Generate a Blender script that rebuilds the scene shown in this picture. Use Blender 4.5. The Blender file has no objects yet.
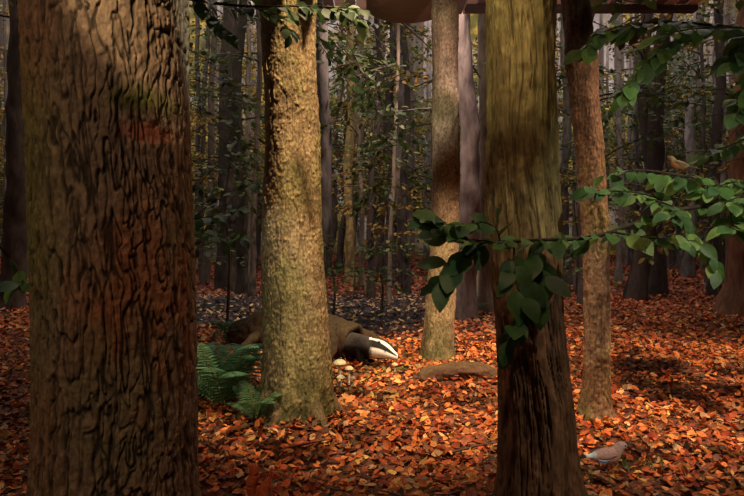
import bpy, math
import numpy as np
from mathutils import Vector
rng = np.random.default_rng(11)
S = bpy.context.scene
COL = S.collection

# ------------------------------------------------------------------ noise
def _h(ix, iy, iz, s):
    n = (ix*73856093) ^ (iy*19349663) ^ (iz*83492791) ^ (s*2654435)
    n &= 0xffffffff
    n = ((n ^ (n >> 13))*1274126177) & 0xffffffff
    n ^= n >> 16
    n = (n*1103515245) & 0xffffffff
    n ^= n >> 15
    return (n & 0xffff)/65535.0
def vn(x, y, z, s=0):
    x, y, z = np.broadcast_arrays(np.asarray(x, float), y, z)
    fx, fy, fz = np.floor(x), np.floor(y), np.floor(z)
    ix, iy, iz = fx.astype(np.int64), fy.astype(np.int64), fz.astype(np.int64)
    u, v, w = x-fx, y-fy, z-fz
    u = u*u*(3-2*u); v = v*v*(3-2*v); w = w*w*(3-2*w)
    r = 0
    for a in (0, 1):
        for b in (0, 1):
            for c in (0, 1):
                r = r + _h(ix+a, iy+b, iz+c, s)*(u if a else 1-u)*(v if b else 1-v)*(w if c else 1-w)
    return r*2-1
def fbm(x, y, z, o=3, s=0):
    r = 0; a = .55
    for i in range(o):
        r = r + a*vn(x*2**i, y*2**i, z*2**i, s+i*17); a *= .5
    return r
def ss(a, b, x):
    t = np.clip((x-a)/(b-a), 0, 1); return t*t*(3-2*t)
def lerp(a, b, t):
    t = np.asarray(t)[..., None]; return np.asarray(a)*(1-t)+np.asarray(b)*t
def nrm(v):
    return v/np.maximum(np.linalg.norm(v, axis=-1, keepdims=True), 1e-9)

# ------------------------------------------------------------------ mesh builder
class MB:
    def __init__(s): s.V = []; s.Q = []; s.C = []; s.M = []; s.n = 0
    def add(s, v, q, c, m=0):
        v = np.asarray(v, float).reshape(-1, 3); q = np.asarray(q, np.int64).reshape(-1, 4)
        c = np.broadcast_to(np.asarray(c, float), v.shape)
        s.V.append(v); s.Q.append(q+s.n); s.C.append(c); s.M.append(np.full(len(q), m)); s.n += len(v)
    def mesh(s, name, mats, smooth=True):
        V = np.concatenate(s.V); Q = np.concatenate(s.Q); C = np.concatenate(s.C); M = np.concatenate(s.M)
        me = bpy.data.meshes.new(name)
        me.vertices.add(len(V)); me.vertices.foreach_set("co", V.ravel().astype(np.float32))
        me.loops.add(Q.size); me.loops.foreach_set("vertex_index", Q.ravel().astype(np.int32))
        me.polygons.add(len(Q)); me.polygons.foreach_set("loop_start", (np.arange(len(Q))*4).astype(np.int32))
        me.polygons.foreach_set("material_index", M.astype(np.int32))
        me.polygons.foreach_set("use_smooth", np.full(len(Q), smooth))
        for m in mats: me.materials.append(m)
        me.update(calc_edges=True)
        a = me.color_attributes.new("Col", 'FLOAT_COLOR', 'POINT')
        a.data.foreach_set("color", np.concatenate([np.clip(C, 0, 1), np.ones((len(C), 1))], 1).ravel().astype(np.float32))
        me.update()
        return me
    def obj(s, name, mats, smooth=True, parent=None):
        o = bpy.data.objects.new(name, s.mesh(name, mats, smooth)); COL.objects.link(o)
        if parent: o.parent = parent
        return o

def grid_quads(nr, nc, wrap=True):
    i = np.arange(nr-1)[:, None]; j = np.arange(nc if wrap else nc-1)[None, :]
    j2 = (j+1) % nc
    return np.stack([i*nc+j, i*nc+j2, (i+1)*nc+j2, (i+1)*nc+j], -1).reshape(-1, 4)

def resample(pts, rad, n):
    pts = np.asarray(pts, float); rad = np.asarray(rad, float)
    T = np.linspace(0, 1, n)
    P = np.column_stack([pts, rad]) if rad.ndim == 1 else np.concatenate([pts, rad], 1)
    E = np.vstack([2*P[0]-P[1], P, 2*P[-1]-P[-2]])
    k = np.minimum((T*(len(pts)-1)).astype(int), len(pts)-2); u = (T*(len(pts)-1)-k)[:, None]
    p0, p1, p2, p3 = E[k], E[k+1], E[k+2], E[k+3]
    R = .5*((2*p1)+(-p0+p2)*u+(2*p0-5*p1+4*p2-p3)*u*u+(-p0+3*p1-3*p2+p3)*u**3)
    return R[:, :3], np.maximum(R[:, 3:], 1e-4)
def tube(pts, rad, n=24, k=8, wob=0., seed=0):
    rad = np.asarray(rad, float)
    if rad.ndim == 1: rad = np.stack([rad, rad], 1)
    p, r = resample(pts, rad, n)
    t = nrm(np.gradient(p, axis=0))
    ref = np.array([0, 0, 1.]) if abs(t[:, 2]).mean() < .8 else np.array([1., 0, 0])
    sd = nrm(np.cross(ref, t)); up = np.cross(t, sd)
    a = np.arange(k)/k*2*np.pi
    w = 1.
    if wob: w = 1+wob*vn(p[:, :1]*6+np.cos(a)*1.5, p[:, 1:2]*6+np.sin(a)*1.5, p[:, 2:3]*6, seed)
    v = p[:, None]+sd[:, None]*(np.cos(a)[None, :]*r[:, :1]*w)[..., None]+up[:, None]*(np.sin(a)[None, :]*r[:, 1:2]*w)[..., None]
    return v.reshape(-1, 3), grid_quads(n, k)

def leaves(pos, d, up, L, W, curl, fold, col, rows=4, var=.0):
    K = len(pos)
    x = nrm(d); z = nrm(up-x*(up*x).sum(1, keepdims=True)); y = np.cross(z, x)
    t = np.linspace(0, 1, rows); w = np.sin(np.pi*np.clip(t, .02, .985)**.85)**.8
    tt = np.repeat(t, 3)[None]; s = np.tile([-1., 0, 1.], rows)[None]; ww = np.repeat(w, 3)[None]
    lx = tt*L[:, None]; ly = s*ww*W[:, None]/2
    lz = curl[:, None]*L[:, None]*(tt**2-.4*tt)+fold[:, None]*np.abs(ly)
    v = pos[:, None]+lx[..., None]*x[:, None]+ly[..., None]*y[:, None]+lz[..., None]*z[:, None]
    q = grid_quads(rows, 3, False)[None]+(np.arange(K)*rows*3)[:, None, None]
    shade = 1+.25*(np.abs(s)-.4)*var
    c = col[:, None]*shade[..., None]
    return v.reshape(-1, 3), q.reshape(-1, 4), np.broadcast_to(c, (K, rows*3, 3)).reshape(-1, 3)

# ------------------------------------------------------------------ materials
def mat(name, rough=.85, nscale=40, nmix=.5, bump=.3, bdist=.004, stretch=(1, 1, 1), trans=0., spec=.3, det=5):
    m = bpy.data.materials.new(name); m.use_nodes = True; nt = m.node_tree; N = nt.nodes; L = nt.links
    b = N["Principled BSDF"]; out = N["Material Output"]
    a = N.new("ShaderNodeAttribute"); a.attribute_name = "Col"
    tc = N.new("ShaderNodeTexCoord"); mp = N.new("ShaderNodeMapping"); mp.inputs["Scale"].default_value = stretch
    L.new(tc.outputs["Object"], mp.inputs[0])
    n = N.new("ShaderNodeTexNoise"); n.inputs["Scale"].default_value = nscale; n.inputs["Detail"].default_value = det
    n.inputs["Roughness"].default_value = .65
    L.new(mp.outputs[0], n.inputs["Vector"])
    r = N.new("ShaderNodeMapRange"); r.inputs["From Min"].default_value = .3; r.inputs["From Max"].default_value = .7
    r.inputs["To Min"].default_value = 1-nmix; r.inputs["To Max"].default_value = 1+nmix
    L.new(n.outputs["Fac"], r.inputs["Value"])
    mx = N.new("ShaderNodeVectorMath"); mx.operation = 'MULTIPLY'
    cb = N.new("ShaderNodeCombineXYZ")
    for i in range(3): L.new(r.outputs[0], cb.inputs[i])
    L.new(a.outputs["Color"], mx.inputs[0]); L.new(cb.outputs[0], mx.inputs[1])
    L.new(mx.outputs[0], b.inputs["Base Color"])
    b.inputs["Roughness"].default_value = rough; b.inputs["Specular IOR Level"].default_value = spec
    if bump:
        bp = N.new("ShaderNodeBump"); bp.inputs["Strength"].default_value = bump; bp.inputs["Distance"].default_value = bdist
        L.new(n.outputs["Fac"], bp.inputs["Height"]); L.new(bp.outputs[0], b.inputs["Normal"])
    if trans:
        tr = N.new("ShaderNodeBsdfTranslucent"); L.new(mx.outputs[0], tr.inputs[0])
        ms = N.new("ShaderNodeMixShader"); ms.inputs[0].default_value = trans
        L.new(b.outputs[0], ms.inputs[1]); L.new(tr.outputs[0], ms.inputs[2]); L.new(ms.outputs[0], out.inputs[0])
    return m
M_oak = mat("oak_bark", .9, 70, .45, .7, .006, (1, 1, .45))
M_beech = mat("beech_bark", .8, 75, .7, .9, .006, (1, 1, .6), det=8, spec=.2)
M_horn = mat("hornbeam_bark", .85, 60, .5, .7, .006, (1, 1, .16), det=8, spec=.2)
M_far = mat("forest_bark", .9, 20, .4, .6, .02, (1, 1, .3))
M_leafG = mat("green_leaf", .5, 30, .3, .2, .002, trans=.28, spec=.3)
M_litter = mat("dead_leaf", .65, 90, .35, .3, .003, trans=.08, spec=.25)
M_soil = mat("forest_soil", .95, 25, .55, .8, .02)
M_fur = mat("fur", .85, 220, .35, .5, .004, (1, 1, 1))
M_cap = mat("mushroom_flesh", .5, 60, .12, .1, .002)
M_wood = mat("painted_boards", .6, 8, .25, .2, .004, (.3, 4, 4))
M_eye = mat("glossy_eye", .08, 10, .0, 0)

# ------------------------------------------------------------------ terrain
def gh(x, y):
    x = np.asarray(x, float); y = np.asarray(y, float)
    h = .035*vn(x*.9, y*.9, 3.3, 5)+.015*vn(x*3, y*3, 1.3, 6)
    h = h + .10*np.exp(-((x+.55)/.6)**2-((y-5.0)/.45)**2)
    h = h + .05*np.exp(-((x+.42)/.3)**2-((y-3.28)/.3)**2)
    h = h + .07*np.exp(-((x-.58)/.45)**2-((y-4.1)/.25)**2)
    h = h + .35*ss(14, 26, y)*(1+.5*vn(x*.2, y*.2, 0, 9))
    return h
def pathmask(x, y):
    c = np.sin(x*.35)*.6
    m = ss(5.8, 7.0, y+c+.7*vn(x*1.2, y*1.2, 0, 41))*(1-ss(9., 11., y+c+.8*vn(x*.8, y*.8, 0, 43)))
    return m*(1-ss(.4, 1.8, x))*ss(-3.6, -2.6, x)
ys = np.concatenate([np.linspace(-2, 6, 220), np.linspace(6.1, 26, 170)]); xs = np.linspace(-20, 20, 360)
X, Y = np.meshgrid(xs*(.35+.65*np.abs(xs)/20), ys)
Z = gh(X, Y)+.008*vn(X*14, Y*14, 0, 3)
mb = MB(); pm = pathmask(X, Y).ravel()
c = lerp((.13, .045, .02), (.10, .035, .018), .5+.5*vn(X*2, Y*2, 0, 8).ravel())
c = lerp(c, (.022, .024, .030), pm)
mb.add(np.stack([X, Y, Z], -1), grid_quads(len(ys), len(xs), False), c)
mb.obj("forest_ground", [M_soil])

# ------------------------------------------------------------------ leaf litter
pal = np.array([(.64, .16, .035), (.50, .09, .022), (.70, .26, .07), (.62, .36, .17), (.30, .05, .02), (.66, .22, .05), (.13, .05, .025), (.74, .42, .11), (.38, .12, .05), (.20, .10, .05)])
pw = np.array([.20, .16, .13, .08, .12, .12, .09, .04, .07, .06])
def x_(x, y, z): return np.stack([x, y, z], 1)
def litter(y0, y1, dens, sc):
    A = (y1-y0)*2*(.66*y1+1.0); n = int(A*dens)
    y = rng.uniform(y0, y1, n); x = rng.uniform(-1, 1, n)*(.66*y1+1.0)
    k = np.abs(x) < .66*y+1.0; x = x[k]; y = y[k]
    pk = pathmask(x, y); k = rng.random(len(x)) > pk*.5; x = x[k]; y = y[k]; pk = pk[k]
    n = len(x)
    z = gh(x, y)+rng.uniform(.004, .026, n)*min(sc, 1.6)
    a = rng.uniform(0, 2*np.pi, n); tilt = rng.normal(0, .28, n)
    d = np.stack([np.cos(a), np.sin(a), tilt], 1)
    up = np.stack([rng.normal(0, .42, n), rng.normal(0, .42, n)-.12, np.ones(n)], 1)
    L = rng.uniform(.026, .058, n)*sc; W = L*rng.uniform(.5, .74, n)
    col = pal[rng.choice(len(pal), n, p=pw/pw.sum())]*rng.uniform(.45, 1.2, (n, 1))
    col = col*(1+.45*vn(x*.9, y*.9, 0, 77)+.25*vn(x*3.2, y*3.2, 0, 78))[:, None]
    ye = ss(.9, .3, np.sqrt(((x+.15)/.55)**2+((y-3.9)/.6)**2))*(rng.random(n) < .28)
    col = lerp(col, np.array((.62, .44, .14))*rng.uniform(.6, 1.1, (n, 1)), ye)
    ms = ss(1., .4, np.sqrt(((x-.12)/.35)**2+((y-4.35)/.25)**2))*(rng.random(n) < .55)
    col = lerp(col, np.array((.16, .15, .04))*rng.uniform(.6, 1.2, (n, 1)), ms)
    col = lerp(col, np.array((.30, .08, .055))*rng.uniform(.4, 1.8, (n, 1)), .65*ss(6, 11, y))
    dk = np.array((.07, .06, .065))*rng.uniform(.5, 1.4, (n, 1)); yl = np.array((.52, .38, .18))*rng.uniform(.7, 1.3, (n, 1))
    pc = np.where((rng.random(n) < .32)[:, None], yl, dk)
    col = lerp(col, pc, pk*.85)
    return leaves(x_(x, y, z), d, up, L, W, rng.normal(.12, .38, n), rng.uniform(-.1, .6, n), col, 4, 1.)
mb = MB()
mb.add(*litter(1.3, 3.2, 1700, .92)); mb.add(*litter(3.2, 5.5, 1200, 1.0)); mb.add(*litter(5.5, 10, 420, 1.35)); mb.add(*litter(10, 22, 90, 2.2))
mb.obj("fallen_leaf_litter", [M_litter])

# ------------------------------------------------------------------ near trunks
def trunk(mb, line, rad, z0, z1, nth, nz, fn, m=0):
    z = np.linspace(z0, z1, nz)[:, None]; th = (np.arange(nth)/nth*2*np.pi)[None, :]
    z, th = np.broadcast_arrays(z, th)
    lx, ly = line(z); r = rad(th, z)
    cx, cy = np.cos(th)*r, np.sin(th)*r
    d, c = fn(lx+cx, ly+cy, z, th, r)
    v = np.stack([lx+np.cos(th)*(r+d), ly+np.sin(th)*(r+d), z], -1)
    mb.add(v, grid_quads(nz, nth), c.reshape(-1, 3), m)

def oak_fn(x, y, z, th, r):
    wz = z+.10*vn(x*9, y*9, z*5, 11); w1 = .011*vn(x*14, y*14, z*13, 1); w2 = .011*vn(x*14, y*14, z*13, 13)
    ca, sa = np.cos(th+z*.22), np.sin(th+z*.22); cb, sb = np.cos(th-z*.26), np.sin(th-z*.26); R = .255
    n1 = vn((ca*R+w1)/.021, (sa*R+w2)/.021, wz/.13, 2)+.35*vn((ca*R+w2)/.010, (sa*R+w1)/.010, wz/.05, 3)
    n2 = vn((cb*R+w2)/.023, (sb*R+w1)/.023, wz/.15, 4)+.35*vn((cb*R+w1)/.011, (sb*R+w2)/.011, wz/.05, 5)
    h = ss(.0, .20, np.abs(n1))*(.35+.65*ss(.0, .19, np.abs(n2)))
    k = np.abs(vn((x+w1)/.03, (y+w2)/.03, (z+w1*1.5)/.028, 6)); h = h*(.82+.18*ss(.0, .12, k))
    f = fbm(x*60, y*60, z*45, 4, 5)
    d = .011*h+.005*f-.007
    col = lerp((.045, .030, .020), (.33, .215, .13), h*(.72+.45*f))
    col = lerp(col, col*np.array((1.1, .80, .62)), ss(-.1, .7, vn(x*5, y*5, z*2.5, 6))*.6)
    mo = ss(.75, .1, np.sqrt(((x+.70)/.17)**2+((z-1.41)/.09)**2)+.45*f)*(y < 2)
    col = lerp(col, np.array((.115, .105, .022))*(1+.6*f)[..., None], mo*.95); d = d+.006*mo
    sc = ss(.7, .3, np.sqrt(((x+.685)/.11)**2+((z-1.315)/.065)**2)+.4*f)*(y < 2)*(1-mo*.7)
    col = lerp(col, np.array((.46, .15, .08))*(1+.6*f)[..., None]*(.5+.5*h)[..., None], sc*.85); d = d-sc*.006
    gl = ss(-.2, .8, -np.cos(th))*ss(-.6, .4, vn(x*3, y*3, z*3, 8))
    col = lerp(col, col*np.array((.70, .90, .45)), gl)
    gr = ss(.0, .6, vn(x*4, y*4, z*2, 18)); col = lerp(col, col*np.array((.8, .95, .75)), gr*.6)
    low = ss(.9, -.1, np.sqrt(((x+.70)/.17)**2+((z-.85)/.40)**2)+.7*vn(x*20, y*20, z*9, 12))*(y < 2)
    col = lerp(col, col*np.array((1.3, .72, .55)), low*.8)
    return d, col
mb = MB()
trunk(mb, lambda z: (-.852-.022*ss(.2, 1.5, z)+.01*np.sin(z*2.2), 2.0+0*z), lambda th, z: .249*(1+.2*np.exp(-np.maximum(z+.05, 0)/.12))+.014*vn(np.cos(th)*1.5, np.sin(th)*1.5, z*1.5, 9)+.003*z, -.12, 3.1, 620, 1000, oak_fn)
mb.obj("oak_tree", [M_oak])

def beech_fn(base, green=.0, moss=True, shade_z=None):
    base = np.array(base)
    def fn(x, y, z, th, r):
        f = fbm(x*24, y*24, z*14, 4, 21); g = fbm(x*110, y*110, z*90, 2, 31); l = vn(x*7, y*7, z*4, 23)
        pim = ss(.35, .8, vn(x*70, y*70, z*42, 25))
        ho = ss(.4, .8, vn(x*14, y*14, z*75, 26)); ve = ss(.14, .0, np.abs(vn(x*30, y*30, z*5, 27)))
        d = .0045*f+.0025*g+.004*l+.003*pim+.0008*ho-.003*ve
        col = base*(1+.65*f+.4*g)[..., None]
        col = lerp(col, base*np.array((1.35, 1.35, 1.25)), pim*.6)
        col = lerp(col, base*np.array((.55, .5, .42)), ho*.4)
        col = lerp(col, base*np.array((.42, .37, .3)), ve*.5)
        col = lerp(col, np.array((.17, .17, .05))*(1+.5*f)[..., None], ss(-.1, .6, l+f*.7)*(.40+green))
        if shade_z is not None: col = lerp(col, col*np.array((.45, .38, .36)), ss(shade_z-.25, shade_z+.25, z+.2*l))  # shade on the upper trunk, painted into the bark colour
        if moss: col = lerp(col, np.array((.09, .095, .03))*(1+.5*f)[..., None], ss(.38, .0, z+.2*f)*.85)
        return d, col
    return fn
mb = MB()
trunk(mb, lambda z: (-.415-.035*ss(.2, 2, z)+.006*np.sin(z*5), 3.28+0*z),
      lambda th, z: .168+.012*np.cos(z*2)+.035*np.exp(-np.maximum(z, 0)/.25)+.03*np.exp(-np.maximum(z, 0)/.08)*np.cos(th*4+1)**2-.016*ss(.8, 2.4, z)+.006*vn(np.cos(th)*2, np.sin(th)*2, z*2, 7), -.15, 3.6, 360, 800, beech_fn((.35, .25, .13), .1))
for a, ln in ((-2.9, .2), (-.9, .12), (-2.0, .14), (.1, .10), (1.5, .3)):
    d = np.array((math.cos(a), math.sin(a), 0)); b = np.array((-.415, 3.28, 0))
    v, q = tube([b+d*.10+(0, 0, .20), b+d*.18+(0, 0, .08), b+d*(.19+ln*.5)+(0, 0, .03), b+d*(.2+ln)+(0, 0, -.04)], [.07, .05, .03, .012], 30, 18, .2)
    mb.add(v, q, (.16, .12, .06))
mb.obj("beech_tree", [M_beech])

mb = MB()
trunk(mb, lambda z: (.52+.095*ss(-.2, 3., z)+.03*np.sin(z*1.6), 4.8+0*z),
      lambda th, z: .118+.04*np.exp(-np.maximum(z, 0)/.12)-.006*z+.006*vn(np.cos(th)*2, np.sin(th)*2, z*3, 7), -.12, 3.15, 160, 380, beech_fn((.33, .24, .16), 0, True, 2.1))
mb.obj("beech_tree", [M_beech])

mb = MB()
trunk(mb, lambda z: (1.235-.035*z+.035*np.sin(z*1.5+.3), 3.33+0*z),
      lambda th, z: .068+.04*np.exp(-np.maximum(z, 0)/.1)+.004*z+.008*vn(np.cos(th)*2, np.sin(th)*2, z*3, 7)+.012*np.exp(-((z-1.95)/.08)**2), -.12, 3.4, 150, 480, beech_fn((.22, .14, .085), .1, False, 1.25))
mb.obj("beech_tree", [M_beech])

def horn_fn(x, y, z, th, r):
    tw = z*.25+.12*vn(0*z, 0*z, z*3, 60)
    fl = vn(np.cos(th+tw)*4, np.sin(th+tw)*4, z*.7, 50)
    wv = .5*vn(x*30, y*30, z*9, 61)
    n = .6*vn(np.cos(th+tw)*11+wv, np.sin(th+tw)*11, z*3.2, 51)+.4*vn(np.cos(th+tw)*24+wv, np.sin(th+tw)*24, z*7, 52)
    fur = 1-ss(0, .13, np.abs(n)); f = fbm(x*45, y*45, z*18, 4, 53); g = fbm(x*30, y*30, z*30, 3, 57)
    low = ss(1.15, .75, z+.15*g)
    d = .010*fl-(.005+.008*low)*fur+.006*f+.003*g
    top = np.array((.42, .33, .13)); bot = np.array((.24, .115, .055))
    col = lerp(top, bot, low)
    col = col*(1+.55*f)[..., None]
    col = lerp(col, np.array((.07, .045, .028)), fur*.8)
    col = lerp(col, np.array((.15, .16, .045)), ss(.0, .5, vn(x*8, y*8, z*3, 54)+.5*g)*.45*(1-low))
    col = lerp(col, np.array((.10, .055, .03)), ss(.0, .5, vn(x*11, y*11, z*5, 55)+.6*g)*.55)
    col = col*(1-.45*ss(.0, .7, np.cos(th+.2))*(1-.3*low))[..., None]  # right side darkened in the bark colour as the trunk's shaded side
    for kx, kz, kr in ((.535, .72, .04), (.56, .66, .03)):
        q = np.sqrt(((x-kx)/kr)**2+((z-kz)/(kr*1.6))**2)+.35*g; on = (y < 2.25)
        d = d+.014*np.exp(-((q-.9)/.45)**2)*on-.010*np.exp(-(q/.45)**2)*on
        col = lerp(col, np.array((.06, .035, .02)), np.exp(-(q/.5)**2)*.8*on)
    return d, col
mb = MB()
trunk(mb, lambda z: (.627-.055*ss(.1, 1.2, z)-.012*ss(1., 2, z), 2.25+0*z),
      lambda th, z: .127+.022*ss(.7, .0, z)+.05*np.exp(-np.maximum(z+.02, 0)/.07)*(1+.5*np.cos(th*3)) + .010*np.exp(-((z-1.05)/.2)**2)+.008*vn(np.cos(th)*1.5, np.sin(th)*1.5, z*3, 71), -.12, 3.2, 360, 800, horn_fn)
mb.obj("hornbeam_tree", [M_horn])

# ------------------------------------------------------------------ background trees
GREEN = [(.06, .10, .025), (.08, .13, .03), (.04, .07, .022), (.14, .15, .04)]
YEL = [(.46, .29, .05), (.34, .25, .05), (.30, .15, .03), (.16, .16, .04)]
def spray(mb, p0, d, ln, n, pal_, size, droop=.25, r=.012, m_b=0, m_l=1, bc=(.08, .055, .04)):
    d = nrm(np.array(d, float)); t = np.linspace(0, 1, 5)[:, None]
    side = nrm(np.cross(d, (0, 0, 1.)))
    pts = np.array(p0)+d*ln*t+np.array((0, 0, -1.))*droop*ln*t**2+side*rng.normal(0, .06*ln)*np.sin(t*3)
    v, q = tube(pts, np.linspace(r, r*.25, 5), 10, 6); mb.add(v, q, bc, m_b)
    tt = rng.uniform(.12, 1, n); base = np.stack([np.interp(tt, t[:, 0], pts[:, i]) for i in range(3)], 1)
    off = rng.normal(0, 1, n)*.26*ln*(1.15-tt)
    base = base+side*off[:, None]+d*np.abs(off)[:, None]*.6; base[:, 2] += rng.normal(0, .03*ln+.01, n)-np.abs(off)*.25
    sg = np.sign(off)[:, None]
    ld = d*.7+side*sg*.8+rng.normal(0, .35, (n, 3))+np.array((0, 0, -.35))
    up = np.array((0, -.25, 1.))+rng.normal(0, .5, (n, 3))
    L = rng.uniform(.7, 1.25, n)*size; pp = np.array(pal_)
    col = pp[rng.integers(0, len(pp), n)]*rng.uniform(.6, 1.3, (n, 1))
    v, q, c = leaves(base, ld, up, L, L*.58, rng.normal(-.1, .15, n), rng.uniform(0, .35, n), col, 4, .6)
    mb.add(v, q, c, m_l)
def bgtree(x, y, r, H=8., lean=(0, 0), bark=(.10, .075, .06), nb=9, nl=45, pal_=GREEN, zb=1.6, size=.09, bl=1.3, crook=1.):
    mb = MB(); z = np.linspace(-.2, H, 26); s = rng.uniform(0, 50)
    px = lean[0]*z+crook*(.06*vn(z*.6, s, 0, 3)*H*.16+.03*vn(z*1.8, s, 0, 4)); py = lean[1]*z
    rr = r*(1-.45*z/H)+r*.6*np.exp(-np.maximum(z, 0)/.15)
    v, q = tube(np.stack([px, py, z], 1), rr, 90, 18, .2, int(s))
    f = fbm(v[:, 0]*9, v[:, 1]*9, v[:, 2]*3.5, 3, 8)
    mb.add(v, q, np.array(bark)*(1+.6*f)[:, None])
    for i in range(nb):
        zz = rng.uniform(zb, min(H, zb+4.5)); a = rng.uniform(0, 6.283); cx = np.interp(zz, z, px); cy = np.interp(zz, z, py)
        spray(mb, (cx, cy, zz), (math.cos(a), math.sin(a), rng.uniform(-.15, .5)), rng.uniform(.6, 1.2)*bl, nl, pal_, size, rng.uniform(.1, .45), r=.018, bc=np.array(bark)*.8)
    me = mb.mesh("beech_tree", [M_far, M_leafG])
    o = bpy.data.objects.new("beech_tree", me); COL.objects.link(o); o.location = (x, y, float(gh(x, y)))
    return o
spec = [(-2.62, 11, .19, (.0, 0), (.05, .038, .03)), (-.56, 7.0, .085, (-.01, 0), (.12, .105, .10)), (-.45, 12, .10, (0, 0), (.38, .28, .12)),
        (.36, 12, .12, (.01, 0), (.07, .055, .05)), (.78, 14, .10, (0.02, 0), (.16, .13, .12)), (1.12, 7.0, .13, (-.015, 0), (.22, .18, .17)),
        (1.42, 7.6, .10, (.0, 0), (.30, .235, .18)), (3.9, 12, .10, (-.01, 0), (.12, .10, .09)), (4.1, 9.2, .13, (.09, 0), (.05, .035, .03)),
        (4.75, 10, .12, (-.05, 0), (.06, .045, .04)), (7.4, 14, .13, (0.03, 0), (.20, .17, .16)), (6.3, 11, .11, (.03, 0), (.16, .13, .12)),
        (-4.75, 8, .16, (0, 0), (.09, .06, .045)), (-3.28, 12, .08, (0.02, 0), (.12, .09, .07)), (-2.7, 13, .07, (.0, 0), (.20, .16, .12)),
        (4.55, 7.5, .20, (.05, 0), (.20, .095, .055)), (-1.9, 9.5, .05, (.03, 0), (.12, .09, .07)), (2.5, 9, .05, (.02, 0), (.16, .12, .10)),
        (.0, 9.5, .055, (.02, 0), (.06, .045, .04)), (.62, 10.5, .07, (-.01, 0), (.05, .04, .035)), (3.0, 8.5, .07, (.03, 0), (.07, .05, .045)), (5.4, 9.5, .09, (.02, 0), (.07, .055, .05)), (-2.2, 10, .10, (0, 0), (.05, .04, .03)),
        (.28, 8.5, .03, (.03, 0), (.25, .20, .15)), (-.15, 11, .05, (-.02, 0), (.22, .17, .13)), (3.6, 10.5, .05, (.02, 0), (.22, .17, .15)), (5.0, 12, .06, (-.02, 0), (.22, .18, .16))]
for i, (x, y, r, ln, bk) in enumerate(spec):
    bgtree(x, y, r, 7.5, ln, bk, nb=7 if y > 7.2 else 6, nl=50, pal_=GREEN if i % 3 else YEL, zb=1.8 if y > 9 else 2.2, size=.085)
variants = []
for i in range(8):
    o = bgtree(rng.uniform(-4, 4), 16+i*.6, rng.uniform(.04, .10), 9, (rng.normal(0, .03), 0), np.array((.16, .13, .12))*rng.uniform(.35, 1.9), nb=13, nl=75, pal_=YEL if i in (1, 3, 4, 6) else GREEN, zb=rng.uniform(.8, 2.2), size=.11, bl=1.7, crook=2.0)
    variants.append(o.data)
for i in range(88):
    y = 11.5+9.5*rng.random()**.8; x = rng.uniform(-.68, .68)*y
    o = bpy.data.objects.new("beech_tree", variants[rng.integers(0, 8)]); COL.objects.link(o)
    o.location = (x, y, float(gh(x, y))-.03); o.rotation_euler = (0, 0, rng.uniform(0, 6.28)); s = rng.uniform(.5, 1.35); o.scale = (s, s, rng.uniform(.9, 1.1))

for (x, y, h, pl) in ((-1.55, 6.4, 1.9, GREEN), (.25, 9.5, 2.3, YEL), (-2.3, 7.5, 1.6, GREEN), (3.4, 10, 2.2, YEL), (-.45, 6.8, 1.0, GREEN), (5.2, 9, 2.1, YEL),
                      (-3.6, 10, 2.2, YEL), (2.6, 7.4, 1.0, GREEN), (-1.2, 11.5, 2.4, YEL), (-.3, 10, 2.4, YEL), (.1, 7.2, .9, GREEN)):
    mb = MB(); v, q = tube([(0, 0, -.05), (.03, 0, h*.4), (-.02, .02, h*.7), (.05, 0, h)], [.018, .014, .01, .004], 20, 8); mb.add(v, q, (.09, .07, .05))
    for i in range(12):
        zz = rng.uniform(.35, 1)*h; a = rng.uniform(0, 6.28)
        spray(mb, (0.01, 0, zz), (math.cos(a), math.sin(a), .3), rng.uniform(.3, .75), 16, pl, .07, .3, .005)
    o = mb.obj("beech_sapling", [M_far, M_leafG]); o.location = (x, y, float(gh(x, y)))
for (x, y, z, dx, ln, pl) in ((-.75, 5.6, 2.9, 1, 1.0, GREEN), (-.2, 6.3, 3.1, .6, 1.1, GREEN), (.35, 6.0, 2.6, -.8, .9, GREEN), (-.1, 6.6, 2.2, .6, .8, GREEN), (-1.9, 6, 2.8, .8, 1.1, GREEN), (-1.7, 6.2, 2.1, .7, .9, GREEN),
                              (-1.2, 5.6, 1.55, -.6, .8, GREEN), (2.2, 6.2, 2.9, .7, 1.2, GREEN), (3.4, 6.4, 2.8, -.6, 1.3, GREEN), (3.7, 6.0, 2.2, -.8, 1.1, GREEN), (3.9, 6.5, 1.7, -.7, 1.0, YEL), (-2.9, 6.5, 2.2, .8, 1., YEL), (.1, 6.2, 1.75, -.7, .6, GREEN)):
    mb = MB()
    for k in range(4):
        spray(mb, (x+rng.normal(0, .12), y+rng.normal(0, .15), z+rng.normal(0, .15)), (dx, rng.normal(0, .5), rng.uniform(-.7, .1)), ln*rng.uniform(.7, 1.), 26, pl, .085, .55, .006)
    mb.obj("leafy_beech_branch", [M_far, M_leafG])

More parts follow.
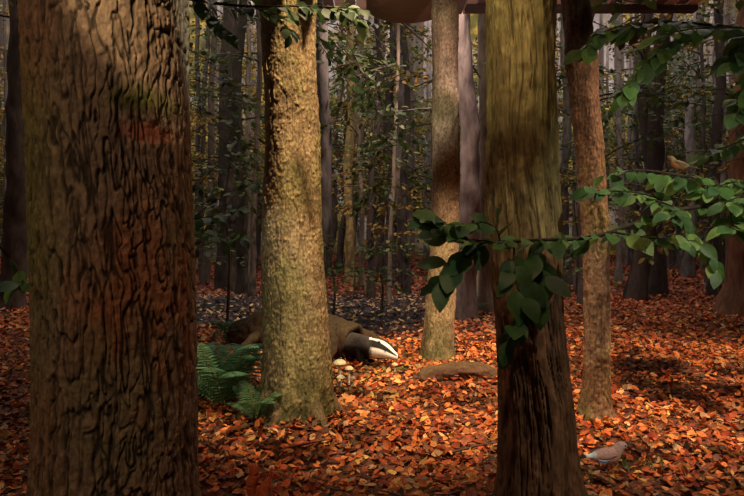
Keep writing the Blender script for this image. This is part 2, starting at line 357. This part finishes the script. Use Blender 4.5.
# ------------------------------------------------------------------ painted backdrop wall
m = bpy.data.materials.new("painted_forest_backdrop"); m.use_nodes = True; nt = m.node_tree; N = nt.nodes; L = nt.links; b = N["Principled BSDF"]
tc = N.new("ShaderNodeTexCoord")
def noise(scale, st, det=4):
    mp = N.new("ShaderNodeMapping"); mp.inputs["Scale"].default_value = st; L.new(tc.outputs["Object"], mp.inputs[0])
    n = N.new("ShaderNodeTexNoise"); n.inputs["Scale"].default_value = scale; n.inputs["Detail"].default_value = det; L.new(mp.outputs[0], n.inputs["Vector"]); return n.outputs["Fac"]
def ramp(inp, pts):
    r = N.new("ShaderNodeValToRGB"); L.new(inp, r.inputs[0]); e = r.color_ramp.elements
    while len(e) < len(pts): e.new(.5)
    for i, (p, c) in enumerate(pts): e[i].position = p; e[i].color = (*c, 1)
    return r.outputs[0]
def mixc(f, a, b_):
    x = N.new("ShaderNodeMix"); x.data_type = 'RGBA'; L.new(f, x.inputs[0]); L.new(a, x.inputs[6]); L.new(b_, x.inputs[7]); return x.outputs[2]
sky = ramp(noise(.25, (1, 1, 1)), [(.35, (.22, .19, .19)), (.65, (.50, .44, .42))])
fol = ramp(noise(2.2, (1, 1, 1), 8), [(.3, (.05, .05, .02)), (.5, (.16, .135, .04)), (.62, (.46, .31, .06)), (.75, (.6, .38, .12))])
fm = ramp(noise(.55, (1, 1, .8), 9), [(.44, (0, 0, 0)), (.54, (1, 1, 1))])
tm = ramp(noise(1.6, (1, 1, .03), 3), [(.52, (0, 0, 0)), (.55, (1, 1, 1))])
tk = ramp(noise(3, (1, 1, .1)), [(.3, (.045, .035, .03)), (.7, (.14, .11, .10))])
L.new(mixc(tm, mixc(fm, sky, fol), tk), b.inputs["Base Color"]); b.inputs["Roughness"].default_value = 1; b.inputs["Specular IOR Level"].default_value = 0
mb = MB(); a = np.radians(np.linspace(10, 170, 80)); zz = np.linspace(-.5, 13, 20)
A, ZZ = np.meshgrid(a, zz); mb.add(np.stack([np.cos(A)*24, 5+np.sin(A)*19, ZZ], -1), grid_quads(20, 80, False), (1, 1, 1))
mb.obj("wall_back", [m])
mb = MB()
def box(mb, lo, hi, c, m=0):
    lo = np.array(lo); hi = np.array(hi)
    v = np.array([(i, j, k) for i in (0, 1) for j in (0, 1) for k in (0, 1)])*(hi-lo)+lo
    mb.add(v, [(0, 1, 3, 2), (4, 6, 7, 5), (0, 4, 5, 1), (2, 3, 7, 6), (0, 2, 6, 4), (1, 5, 7, 3)], c, m)
for i in range(34):
    x0 = -.46+i*.105
    box(mb, (x0, 5.1, 3.20+.002*(i % 3)), (x0+.09, 5.98-.25*ss(.8, 3., x0), 3.24), np.array((.62, .42, .37))*(.35+.85*(i % 2)))
box(mb, (.9, 5.70, 3.14), (3.1, 5.80, 3.19), (.10, .07, .06))
a = np.linspace(0, np.pi, 30); cx, r1 = .34, .40
v = np.stack([np.concatenate([cx-np.cos(a)*r1]*2), np.concatenate([5.0+0*a, 5.9+0*a]), np.concatenate([3.25-np.sin(a)*.17]*2)], 1)
mb.add(v, grid_quads(2, 30, False), (.15, .08, .045))
mb.obj("ceiling", [M_wood], False)

# ------------------------------------------------------------------ foreground leafy branches
def stem(mb, pts, r0, r1, n, pal_, size, face=.0, bc=(.07, .05, .035), start=.1, hang=.4):
    pts = np.array(pts, float); v, q = tube(pts, np.linspace(r0, r1, len(pts)), 40, 8, .12); mb.add(v, q, bc, 0)
    P, _ = resample(pts, np.ones(len(pts)), 60); T = nrm(np.gradient(P, axis=0))
    tt = np.linspace(start, 1, n); idx = (tt*59).astype(int); base = P[idx]; t = T[idx]
    side = nrm(np.cross(t, np.array((0, 0, 1.))+rng.normal(0, .05, (n, 3)))); sg = np.where(np.arange(n) % 2, 1., -1.)[:, None]
    ld = t*rng.uniform(.35, .9, (n, 1))+side*sg*rng.uniform(.6, 1., (n, 1))*(1-.45*min(face, 1))+np.array((0, 0, -1.))*hang*rng.uniform(-.2, 1.6, (n, 1))
    ld = nrm(ld+rng.normal(0, .15, (n, 3)))
    pet = .018
    for b0, d0 in zip(base, ld):
        v, q = tube([b0, b0+d0*pet*.5+(0, 0, .001), b0+d0*pet], [.0016, .0012, .001], 4, 5); mb.add(v, q, (.09, .09, .03), 0)
    up = np.array((0, -face, 1.))+rng.normal(0, .3, (n, 3))
    L = rng.uniform(.65, 1.2, n)*size; pp = np.array(pal_); col = pp[rng.integers(0, len(pp), n)]*rng.uniform(.7, 1.2, (n, 1))
    v, q, c = leaves(base+ld*pet, ld, up, L, L*rng.uniform(.54, .72, n), rng.normal(-.18, .15, n), rng.uniform(.05, .35, n), col, 8, .8)
    mb.add(v, q, c, 1)
FG = [(.10, .22, .05), (.15, .29, .07), (.07, .16, .045), (.24, .38, .10)]
FD = [(.055, .12, .03), (.08, .16, .04), (.045, .09, .028)]
FM = [(.08, .17, .045), (.05, .11, .035), (.13, .23, .06)]
mb = MB()
stem(mb, [(1.75, 2.5, 1.16), (1.155, 2.25, 1.094), (.80, 2.1, 1.0), (.546, 1.95, .984), (.30, 1.85, .985), (.17, 1.8, 1.04)], .010, .0025, 58, FG, .075, .8, hang=.35)
stem(mb, [(.45, 1.9, .98), (.44, 1.85, .87), (.46, 1.83, .78), (.41, 1.82, .68)], .004, .0015, 20, FD, .088, 1.6, hang=.8)
stem(mb, [(.52, 1.93, .98), (.53, 1.88, .88), (.50, 1.86, .78)], .003, .0015, 14, FD, .088, 1.6, hang=.8)
stem(mb, [(.37, 1.88, .985), (.31, 1.84, .96), (.25, 1.82, .92), (.20, 1.8, .86)], .003, .0015, 14, FM, .09, 1.4, hang=.6)
stem(mb, [(.30, 1.85, .985), (.24, 1.8, 1.02), (.20, 1.78, 1.05)], .003, .0015, 9, FM, .085, 1.2, hang=.3)
stem(mb, [(.40, 1.88, .985), (.38, 1.84, 1.02), (.33, 1.8, 1.04), (.28, 1.78, 1.03)], .003, .0015, 9, FM, .085, 1.2, hang=.3)
stem(mb, [(1.155, 2.25, 1.094), (1.0, 2.2, 1.15), (.80, 2.15, 1.16)], .005, .002, 30, FG, .078, .8)
stem(mb, [(1.5, 2.40, 1.13), (1.3, 2.37, 1.215), (1.19, 2.35, 1.237), (1.05, 2.32, 1.25), (.90, 2.3, 1.24)], .006, .002, 30, FG, .075, .7, start=.0, hang=.8)
stem(mb, [(1.155, 2.25, 1.09), (1.2, 2.2, .99), (1.24, 2.15, .88)], .004, .0015, 16, FG, .078, 1.1, hang=.5)
stem(mb, [(1.6, 2.44, 1.15), (1.48, 2.38, 1.21), (1.38, 2.33, 1.2), (1.28, 2.3, 1.17)], .005, .002, 26, FG, .075, .7)
stem(mb, [(.85, 2.11, 1.01), (.95, 2.05, .99), (1.08, 2.0, .98)], .004, .0015, 16, FG, .075, .9)
stem(mb, [(1.4, 2.35, 1.11), (1.35, 2.25, 1.05), (1.3, 2.15, 1.02)], .004, .0015, 18, FG, .078, .9)
stem(mb, [(1.0, 2.2, 1.14), (1.05, 2.1, 1.10), (1.0, 2.0, 1.07)], .004, .0015, 16, FG, .075, .9)
stem(mb, [(1.5, 2.4, 1.14), (1.42, 2.3, 1.15), (1.3, 2.22, 1.12)], .004, .0015, 18, FG, .075, .8)
stem(mb, [(1.55, 2.42, 1.14), (1.5, 2.35, 1.08), (1.42, 2.3, 1.03)], .004, .0015, 18, FG, .078, .9)
mb.obj("leafy_beech_branch", [M_far, M_leafG])
mb = MB()
stem(mb, [(2.1, 2.9, 2.0), (1.7, 2.7, 1.93), (1.3, 2.6, 1.92), (1.0, 2.5, 1.86), (.88, 2.45, 1.76)], .010, .003, 50, FD, .085, .9)
stem(mb, [(1.7, 2.7, 1.93), (1.55, 2.5, 1.82), (1.45, 2.4, 1.70)], .005, .002, 22, FM, .085, 1.)
stem(mb, [(1.5, 2.65, 1.93), (1.25, 2.5, 1.80), (1.1, 2.45, 1.68), (1.0, 2.4, 1.56)], .005, .002, 32, FM, .08, 1.)
stem(mb, [(2.0, 2.85, 2.0), (1.85, 2.7, 1.88), (1.7, 2.6, 1.76), (1.6, 2.5, 1.62)], .005, .002, 32, FG, .085, .9)
stem(mb, [(1.6, 2.6, 1.9), (1.35, 2.5, 1.86), (1.15, 2.4, 1.80)], .005, .002, 24, FG, .085, .9)
stem(mb, [(2.0, 2.8, 1.75), (1.75, 2.7, 1.70), (1.6, 2.6, 1.6), (1.52, 2.5, 1.5)], .005, .002, 26, FM, .085, .9)
stem(mb, [(2.1, 2.8, 1.55), (1.85, 2.8, 1.50), (1.65, 2.7, 1.42), (1.5, 2.7, 1.36)], .005, .002, 22, FM, .075, .9)
mb.obj("leafy_beech_branch", [M_far, M_leafG])
mb = MB()
stem(mb, [(-.95, 2.9, 2.15), (-.6, 2.75, 2.05), (-.3, 2.7, 2.03), (-.05, 2.6, 1.98)], .008, .002, 32, FD, .08, .8)
stem(mb, [(-.55, 2.75, 2.05), (-.42, 2.7, 1.97), (-.36, 2.65, 1.90)], .004, .0015, 12, FM, .07, .9)
stem(mb, [(-.8, 2.85, 2.1), (-.72, 2.8, 1.98), (-.62, 2.75, 1.9)], .004, .0015, 16, FM, .075, .9)
stem(mb, [(-.2, 2.7, 2.03), (-.12, 2.6, 1.97), (-.06, 2.6, 1.93)], .004, .0015, 12, FM, .075, .9)
mb.obj("leafy_beech_branch", [M_far, M_leafG])
mb = MB()
stem(mb, [(-1.35, 3.9, 1.15), (-1.15, 3.8, 1.05), (-.95, 3.75, .98), (-.82, 3.7, .98)], .005, .002, 22, FM, .08, .8)
stem(mb, [(-1.2, 3.85, 1.1), (-1.0, 3.8, 1.12), (-.85, 3.8, 1.15)], .004, .002, 18, FM, .08, .8)
mb.obj("leafy_beech_branch", [M_far, M_leafG])
mb = MB()
stem(mb, [(-1.5, 2.1, 1.05), (-1.35, 2.1, 1.0), (-1.22, 2.1, .86), (-1.2, 2.05, .84)], .006, .002, 10, FM, .08, .8)
mb.obj("leafy_beech_branch", [M_far, M_leafG])
# unseen boughs added above the view to break the lamp light into dapples
mb = MB()
for i in range(80):
    x = rng.uniform(-1.4, 3.2); y = rng.uniform(2.0, 4.8); a = rng.uniform(0, 6.28)
    if vn(x*1.3, y*1.3, 0, 91) < -.08: continue
    spray(mb, (x, y, rng.uniform(2.6, 3.0)), (math.cos(a), math.sin(a), 0), rng.uniform(.4, .8), 24, GREEN, .11, .1, .006)
mb.obj("unseen_dapple_boughs", [M_far, M_leafG])

# ------------------------------------------------------------------ fern
def fern(x, y, n, ln, name="woodland_fern", c0=(.06, .15, .065)):
    mb = MB(); g = float(gh(x, y)); NP = 27
    for i in range(n):
        a = i/n*6.283+rng.normal(0, .2); l = ln*rng.uniform(.75, 1.1); d = np.array((math.cos(a), math.sin(a), 0)); rise = rng.uniform(.7, 1.15)
        t = np.linspace(0, 1, 6)[:, None]
        pts = d*l*(t*.85)*(1.15-.3*rise)+np.array((0, 0, 1.))*l*rise*(1.75*t-1.0*t**2.0)
        v, q = tube(pts, np.linspace(.004, .001, 6), 18, 5); mb.add(v, q, (.14, .15, .04))
        P, _ = resample(pts, np.ones(6), NP); T = nrm(np.gradient(P, axis=0)); sd = nrm(np.cross(T, (0, 0, 1.))+rng.normal(0, .08, 3))
        k = np.arange(3, NP); tt = k/(NP-1.)
        w = np.sin(np.pi*np.clip(tt*1.02-.02, .02, .99)**.8)**.7*.24*l+.006
        for s_ in (-1, 1):
            ld = sd[k]*s_+T[k]*.35+np.array((0, 0, -.2)); upv = np.cross(T[k], sd[k])*-1; upv[upv[:, 2] < 0] *= -1
            col = np.array(c0)*rng.uniform(.7, 1.4, (len(k), 1))
            v, q, c = leaves(P[k], ld, upv+rng.normal(0, .12, (len(k), 3)), w, np.full(len(k), l*.026), np.full(len(k), -.2), np.full(len(k), .2), col, 6, .4)
            mb.add(v, q, c)
    o = mb.obj(name, [M_leafG]); o.location = (x, y, g)
fern(-.84, 3.42, 16, .48); fern(-.60, 3.12, 9, .24); fern(-.98, 3.6, 8, .28)
fern(-1.25, 5.3, 9, .3); fern(1.2, 7.2, 8, .3)
mb = MB()
n = 190; cx = rng.choice([.92, 1.15, -.95, .3, -.3], n); cy = np.where(cx == .92, 2.4, np.where(cx == 1.15, 2.6, np.where(cx == -.95, 3.2, np.where(cx == .3, 4.7, 4.3))))
x = cx+rng.normal(0, .07, n); y = cy+rng.normal(0, .06, n)
mb.add(*leaves(x_(x, y, gh(x, y)), rng.normal(0, .5, (n, 3))+np.array((0, 0, 1.)), rng.normal(0, 1, (n, 3)), rng.uniform(.03, .08, n), np.full(n, .005), np.full(n, -.4), np.full(n, .2), np.array((.12, .20, .06))*rng.uniform(.6, 1.4, (n, 1)), 5))
mb.obj("grass_tuft", [M_leafG])

# ------------------------------------------------------------------ logs
def log_fn(mb, pts, rad, n, k, hollow=False, base=(.14, .09, .06), seed=3, flat=1.):
    rad = np.array(rad, float); rr = np.stack([rad, rad*flat], 1)
    v, q = tube(pts, rr, n, k, .2, seed); f = fbm(v[:, 0]*18, v[:, 1]*40, v[:, 2]*40, 3, seed)
    P, _ = resample(pts, np.ones(len(pts)), n); ctr = np.repeat(P, k, 0); v = v+nrm(v-ctr)*(.022*f)[:, None]
    moss = ss(.1, .9, nrm(v-ctr)[:, 2]+.6*f); c = lerp(np.array(base)*(1+.8*f)[:, None], np.array((.08, .08, .028)), moss*.35)
    mb.add(v, q, c)
    if hollow:
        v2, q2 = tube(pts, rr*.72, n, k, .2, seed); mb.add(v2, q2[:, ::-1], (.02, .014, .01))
        o = len(v); last = (n-1)*k; j = np.arange(k)
        b0 = mb.n-len(v)-len(v2)
        mb.V.append(np.zeros((0, 3))); mb.C.append(np.zeros((0, 3)))
        mb.Q.append(np.stack([b0+last+j, b0+last+(j+1) % k, b0+o+last+(j+1) % k, b0+o+last+j], 1)); mb.M.append(np.zeros(k, int))
mb = MB()
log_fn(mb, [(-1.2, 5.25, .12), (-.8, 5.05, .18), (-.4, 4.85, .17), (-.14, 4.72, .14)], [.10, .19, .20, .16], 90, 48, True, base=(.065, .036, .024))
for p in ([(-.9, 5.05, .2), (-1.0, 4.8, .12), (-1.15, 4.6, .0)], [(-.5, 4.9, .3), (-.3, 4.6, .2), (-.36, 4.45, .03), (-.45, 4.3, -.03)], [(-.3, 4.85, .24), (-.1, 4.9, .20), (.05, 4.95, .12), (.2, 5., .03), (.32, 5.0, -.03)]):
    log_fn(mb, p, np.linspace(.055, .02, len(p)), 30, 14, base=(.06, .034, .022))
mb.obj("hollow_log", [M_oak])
mb = MB()
log_fn(mb, [(.25, 4.02, .0), (.38, 4.03, .05), (.58, 4.05, .075), (.76, 4.08, .065), (.95, 4.12, .0)], [.03, .09, .11, .10, .02], 90, 40, base=(.085, .04, .024), seed=9, flat=.62)
mb.obj("fallen_log", [M_oak])
mb = MB()
for i in range(55):
    y = rng.uniform(2.2, 6.5); x = rng.uniform(-.55, .62)*y; a = rng.uniform(0, 3.14); l = rng.uniform(.08, .3); d = np.array((math.cos(a), math.sin(a), 0))
    p = [(x, y, 0), (x+d[0]*l*.5+rng.normal(0, .01), y+d[1]*l*.5, 0), (x+d[0]*l, y+d[1]*l, 0)]
    p = [(a_, b_, float(gh(a_, b_))+.022+rng.uniform(0, .015)) for a_, b_, _ in p]
    v, q = tube(p, [.005, .004, .002], 10, 6, .15); mb.add(v, q, (.10, .06, .04))
mb.obj("fallen_twigs", [M_far])

# ------------------------------------------------------------------ mushrooms
def mushroom(x, y, h, r, col):
    mb = MB(); z0 = float(gh(x, y))+.012
    v, q = tube([(0, 0, -.02), (.002, 0, h*.5), (.004, 0, h)], [r*.28, r*.2, r*.18], 10, 16); mb.add(v, q, (.85, .80, .62))
    prof = [(0, 0), (.3, -.01), (.8, -.05), (1, -.02), (1.0, .06), (.88, .28), (.6, .48), (.3, .58), (.01, .6)]
    pr = np.array(prof); a = np.arange(28)/28*6.283
    v = np.stack([pr[:, :1]*r*np.cos(a), pr[:, :1]*r*np.sin(a), np.repeat(pr[:, 1:]*r*1.1+h, 28, 1)], -1)
    cc = np.repeat(np.where(pr[:, 1:] > .03, np.array(col), np.array((.6, .52, .36)))[:, None], 28, 1)
    mb.add(v, grid_quads(len(pr), 28), cc.reshape(-1, 3)); o = mb.obj("woodland_mushroom", [M_cap]); o.location = (x, y, z0)
for a in ((-.215, 3.98, .125, .046, (.95, .88, .50)), (-.155, 4.0, .085, .032, (.95, .88, .50)), (-.20, 3.86, .065, .028, (.95, .86, .46)), (-.125, 3.9, .05, .022, (.95, .8, .40)), (.16, 4.25, .05, .024, (.9, .75, .35))): mushroom(*a)

# ------------------------------------------------------------------ animals
def fuse(parts, voxel, smooth=6):
    V = []; F = []; n = 0
    for v, q, k in parts:
        V += [tuple(p) for p in v]; F += [tuple(int(i)+n for i in f) for f in q]
        F.append(tuple(n+i for i in range(k))[::-1]); F.append(tuple(n+len(v)-k+i for i in range(k))); n += len(v)
    me = bpy.data.meshes.new("tmp"); me.from_pydata(V, [], F); me.update()
    o = bpy.data.objects.new("tmp", me); COL.objects.link(o)
    r = o.modifiers.new("r", 'REMESH'); r.mode = 'VOXEL'; r.voxel_size = voxel
    s = o.modifiers.new("s", 'SMOOTH'); s.factor = .5; s.iterations = smooth
    dg = bpy.context.evaluated_depsgraph_get(); dg.update(); e = o.evaluated_get(dg); m2 = e.to_mesh()
    v = np.empty(len(m2.vertices)*3, np.float32); m2.vertices.foreach_get("co", v); v = v.reshape(-1, 3).astype(float)
    q = np.array([tuple(p.vertices) for p in m2.polygons if len(p.vertices) == 4])
    e.to_mesh_clear(); bpy.data.objects.remove(o, do_unlink=True); return v, q
def part(pts, rad, n=20, k=18):
    v, q = tube(pts, rad, n, k); return v, q, k
def ball(c, r, dirn=(1, 0, 0), n=14, k=16):
    c = np.array(c, float); r = np.array(r, float); d = nrm(np.array(dirn, float)); t = np.linspace(-.985, .985, n); w = np.sqrt(1-t*t)
    return part(c+d*(t*r[0])[:, None], np.stack([w*r[1], w*r[2]], 1), n, k)
def ball_obj(c, r, name, col, m, parent):
    mb = MB(); v, q, k = ball(c, (r, r, r)); mb.add(v, q, col); return mb.obj(name, [m], parent=parent)

sp = np.array([(-.62, 4.93, .16), (-.42, 4.82, .165), (-.24, 4.72, .155), (-.11, 4.62, .15), (-.02, 4.555, .145), (.05, 4.515, .14), (.10, 4.49, .128), (.15, 4.465, .108), (.18, 4.452, .096), (.20, 4.445, .090)])
rw = np.array([.06, .10, .105, .095, .082, .078, .064, .040, .026, .013]); rh = np.array([.06, .09, .095, .088, .076, .072, .058, .037, .025, .013])
parts = [part(sp, np.stack([rw, rh], 1), 60, 32)]
for sgn, ox in ((-1, 0), (1, .03)):
    hx, hy = (.035, 4.535)
    parts.append(ball((hx-.01+sgn*-.03, hy+sgn*.056, .200), (.010, .018, .020)))
    sx0, sy0 = -.10+ox, 4.60+sgn*.055
    parts.append(part([(sx0, sy0, .13), (sx0+.01, sy0-.01, .08), (sx0+.02, sy0-.02, .045), (sx0+.035, sy0-.025, .035)], [.04, .034, .027, .02]))
    parts.append(ball((sx0+.05, sy0-.03, .035), (.038, .024, .015), (1, -.4, 0)))
    for j in range(4): parts.append(part([(sx0+.07, sy0-.045+j*.011, .034), (sx0+.095, sy0-.055+j*.012, .026)], [.006, .003], 5, 8))
v, q = fuse(parts, .005, 4)
ax = np.interp(v[:, 0], sp[:, 0], sp[:, 2]); ay = np.interp(v[:, 0], sp[:, 0], sp[:, 1])
dy = (v[:, 1]-ay)*.9
ang = np.degrees(np.arctan2(np.abs(dy), v[:, 2]-ax)); f = fbm(v[:, 0]*120, v[:, 1]*120, v[:, 2]*120, 2, 4)
white = np.array((.92, .90, .84)); blk = np.array((.012, .011, .011)); shaded_grey = np.array((.06, .052, .045))  # body grey darkened to stand in for the shade inside the log
c = np.tile(white, (len(v), 1)); lo = np.interp(v[:, 0], [0, .2], [24, 42]); hi = np.interp(v[:, 0], [0, .12, .2], [74, 76, 66])
st = ss(-3, 3, ang-lo)*ss(3, -3, ang-hi); c = lerp(c, blk, st*(v[:, 0] < .185)); c = lerp(c, blk, ss(138, 146, ang))
bd = ss(.01, -.03, v[:, 0]+.02*f); c = lerp(c, lerp(shaded_grey*(1+.8*f)[:, None], blk, ss(75, 95, ang)), bd)
c = lerp(c, blk, (v[:, 0] > .192)*1.); c = lerp(c, blk, (v[:, 2] < .065)*1.)
c = lerp(c, white*.9, ((v[:, 2] > .212) & (v[:, 0] > -.02) & (v[:, 0] < .1))*1.)
mb = MB(); mb.add(v, q, c); bg = mb.obj("badger", [M_fur])
ball_obj((.098, 4.431, .145), .0065, "eye_left", (.01, .008, .006), M_eye, bg); ball_obj((.128, 4.515, .145), .0065, "eye_right", (.01, .008, .006), M_eye, bg)

g = float(gh(-.385, 2.2)); B = np.array((-.385, 2.2, g+.03))
def R(*p): return [B+np.array(a) for a in p]
parts = [part(R((-.012, 0, .005), (-.012, 0, .02), (-.005, 0, .045), (.008, 0, .07), (.016, 0, .082)), [.012, .026, .023, .016, .012]),
         ball(B+(.024, 0, .092), (.020, .0135, .0145), (1, 0, -.25)), part(R((.036, 0, .090), (.046, 0, .085), (.05, 0, .083)), [.009, .006, .003]),
         part(R((-.028, 0, .008), (-.050, 0, .02), (-.058, 0, .055), (-.046, 0, .09), (-.052, 0, .118), (-.068, 0, .128)), [.007, .015, .021, .021, .017, .006], 30)]
for s_ in (-1, 1):
    parts += [part(R((.018, s_*.009, .100), (.016, s_*.011, .112), (.015, s_*.012, .121)), [.005, .004, .0015], 6, 8),
              ball(B+(-.004, s_*.019, .022), (.018, .011, .019)), part(R((-.002, s_*.019, .010), (.018, s_*.019, .003), (.032, s_*.019, .003)), [.008, .006, .004], 8, 10),
              part(R((.008, s_*.014, .062), (.022, s_*.014, .050), (.034, s_*.007, .060)), [.007, .005, .004], 8, 10)]
v, q = fuse(parts, .0025, 3); f = fbm(v[:, 0]*200, v[:, 1]*200, v[:, 2]*200, 2, 4); l = v-B
c = lerp(np.array((.42, .085, .03))*(1+.4*f)[:, None], (.75, .62, .5), ss(.0, .012, l[:, 0]-.004)*ss(.08, .06, l[:, 2])*(np.abs(l[:, 1]) < .012))
mb = MB(); mb.add(v, q, c); sq = mb.obj("red_squirrel", [M_fur])
ball_obj(B+(.031, -.0115, .096), .0032, "eye_left", (.01, .008, .006), M_eye, sq); ball_obj(B+(.031, .0115, .096), .0032, "eye_right", (.01, .008, .006), M_eye, sq)

def bird(name, O, s, bodyc, headc, wingc, tailc, breast, yaw=0, pitch=.25, jay=False):
    parts = [part([(-.06, 0, .055), (-.03, 0, .056), (.0, 0, .058), (.03, 0, .068), (.048, 0, .088), (.060, 0, .1), (.074, 0, .102), (.084, 0, .1)], [.008, .024, .031, .028, .020, .0175, .014, .005], 40, 22),
             part([(-.045, 0, .056), (-.09, 0, .050), (-.135, 0, .042)], np.array([(.014, .010), (.013, .005), (.017, .003)]), 14, 14)]
    v, q = fuse(parts, .0028, 3); f = fbm(v[:, 0]*150, v[:, 1]*150, v[:, 2]*150, 2, 6)
    c = np.array(bodyc)*(1+.3*f)[:, None]; c = lerp(c, headc, ss(.04, .055, v[:, 0])); c = lerp(c, tailc, ss(-.06, -.07, v[:, 0]))
    c = lerp(c, breast, ss(.06, .05, v[:, 2]-.3*np.maximum(v[:, 0], 0))*ss(-.06, -.04, v[:, 0]))
    if jay:
        c = lerp(c, (.9, .9, .88), ss(-.04, -.048, v[:, 0])*ss(-.085, -.078, v[:, 0])); c = lerp(c, (.02, .02, .02), ((v[:, 0] > .066) & (v[:, 2] < .098) & (v[:, 2] > .09))*1.)
    mb = MB(); mb.add(v, q, c)
    for s_ in (-1, 1):
        n = 9; i = np.arange(n)/(n-1.)
        pos = np.stack([.030-.03*i, s_*(.030+.006*(1-i)), .082-.030*i], 1); L = .078-.036*i
        wc = np.tile(np.array(wingc, float), (n, 1))
        if jay: wc = np.array([(.62, .36, .28), (.62, .36, .28), (.62, .36, .28), (.03, .03, .03), (.9, .9, .9), (.9, .9, .9), (.02, .02, .02), (.12, .35, .8), (.55, .32, .25)])
        mb.add(*leaves(pos, np.tile((-1., s_*.0, -.22), (n, 1)), np.tile((0, s_*1., .35), (n, 1)), L, np.full(n, .017), np.full(n, -.04), np.full(n, -.2), wc, 6))
        mb.add(*tube([(.0, s_*.012, .035), (.006, s_*.012, .018), (.0, s_*.012, .002)], [.004, .0022, .002], 8, 6), (.25, .15, .1))
        for a in (-.5, 0, .5, 3.14): mb.add(*tube([(0, s_*.012, .003), (math.cos(a)*.009, s_*.012+math.sin(a)*.009, .004), (math.cos(a)*.017, s_*.012+math.sin(a)*.017, .001)], [.0018, .0015, .0008], 5, 5), (.25, .15, .1))
    mb.add(*tube([(.080, 0, .101), (.090, 0, .0985), (.099, 0, .094)], [.0055, .0035, .0006], 8, 8), (.03, .025, .02))
    o = mb.obj(name, [M_fur]); o.location = O; o.rotation_euler = (0, pitch, yaw); o.scale = (s, s, s)
    for s_ in (-1, 1):
        ball_obj((.068, s_*.0145, .106), .003, "eye_left" if s_ > 0 else "eye_right", (.01, .008, .006), M_eye, o)
    return o
bird("eurasian_jay", (.965, 2.5, float(gh(.965, 2.5))+.022), 1.1, (.66, .38, .30), (.72, .46, .38), (.4, .3, .25), (.02, .02, .025), (.75, .50, .42), yaw=.15, pitch=.12, jay=True)
bird("european_robin", (1.20, 2.352, 1.243), .55, (.30, .20, .11), (.32, .20, .11), (.22, .15, .09), (.18, .12, .08), (.70, .28, .10), yaw=2.7, pitch=-.15)

# ------------------------------------------------------------------ lights
def spot(name, loc, tgt, e, ang, col=(1, .72, .45), size=.022, blend=.5):
    l = bpy.data.lights.new(name, 'SPOT'); l.energy = e; l.spot_size = math.radians(ang); l.spot_blend = blend; l.color = col; l.shadow_soft_size = size
    o = bpy.data.objects.new(name, l); COL.objects.link(o); o.location = loc; o.rotation_euler = (Vector(tgt)-Vector(loc)).to_track_quat('-Z', 'Y').to_euler(); return o
def area(name, loc, tgt, e, sx_, sy_, col):
    l = bpy.data.lights.new(name, 'AREA'); l.shape = 'RECTANGLE'; l.size = sx_; l.size_y = sy_; l.energy = e; l.color = col
    o = bpy.data.objects.new(name, l); COL.objects.link(o); o.location = loc; o.rotation_euler = (Vector(tgt)-Vector(loc)).to_track_quat('-Z', 'Y').to_euler(); return o
spot("spotlight_beech", (-.80, .7, 2.5), (-.45, 3.3, .85), 95, 27, (1, .78, .48))
spot("spotlight_oak", (-1.5, -.6, 2.8), (-.8, 2., .9), 75, 34, (1, .72, .48))
spot("spotlight_hornbeam", (-.4, .8, 2.5), (.50, 2.25, 1.75), 48, 25, (1, .84, .48))
spot("spotlight_branch", (1.6, 1.1, 2.5), (1.2, 2.2, 1.1), 70, 42, (1, .95, .80))
spot("spotlight_leaves", (.1, .7, 2.4), (.34, 1.85, .95), 16, 28, (1, .95, .80))
spot("spotlight_top_leaves", (1.2, 1.2, 1.0), (1.5, 2.6, 1.85), 9, 60, (.9, 1, .8))
spot("spotlight_floor_right", (2.8, 2.8, 4.1), (1.9, 4.1, 0), 1350, 54, (1, .66, .40))
spot("spotlight_floor_mid", (.2, 2.5, 4.1), (.15, 3.9, 0), 850, 44, (1, .70, .42))
spot("spotlight_trees", (1.6, 2.2, 2.5), (.60, 4.8, .45), 65, 26, (1, .75, .5))
spot("spotlight_front", (.3, .9, 3.2), (.5, 2.7, 0), 45, 62, (1, .58, .34))
spot("spotlight_fern", (-.3, 1.4, 2.5), (-.82, 3.5, .1), 70, 26, (.85, .95, .80))
spot("spotlight_badger", (.9, 2.6, 2.3), (-.02, 4.25, .1), 42, 22, (1, .86, .7))
spot("spotlight_jay", (1.7, 1.2, 2.4), (.97, 2.5, .05), 22, 12, (1, .85, .72))
spot("spotlight_glade", (.5, 6.2, 4.6), (.4, 9.0, 0), 420, 90, (1, .72, .58))
spot("spotlight_boughs", (.2, 3.8, 2.5), (.2, 6.8, 2.0), 45, 80, (1, .92, .7))
spot("spotlight_ceiling", (.9, 4.0, 1.9), (.9, 5.4, 3.2), 34, 80, (1, .75, .66))
area("backdrop_light", (0, 15, 9.5), (0, 23, 3.5), 2100, 22, 1.5, (1, .90, .85))
area("canopy_light", (0, 9, 8.5), (0, 13, 0), 720, 16, 6, (.97, .84, .74))
W = bpy.data.worlds.new("World"); S.world = W; W.use_nodes = True
W.node_tree.nodes["Background"].inputs[0].default_value = (.55, .44, .42, 1); W.node_tree.nodes["Background"].inputs[1].default_value = .045

cam = bpy.data.cameras.new("camera"); cam.lens = 29.03; cam.sensor_width = 36; cam.shift_y = -13/744; cam.clip_start = .05
co = bpy.data.objects.new("camera", cam); COL.objects.link(co); co.location = (0, 0, 1); co.rotation_euler = (math.pi/2, 0, 0); S.camera = co
S.view_settings.view_transform = 'Standard'; S.view_settings.look = 'None'
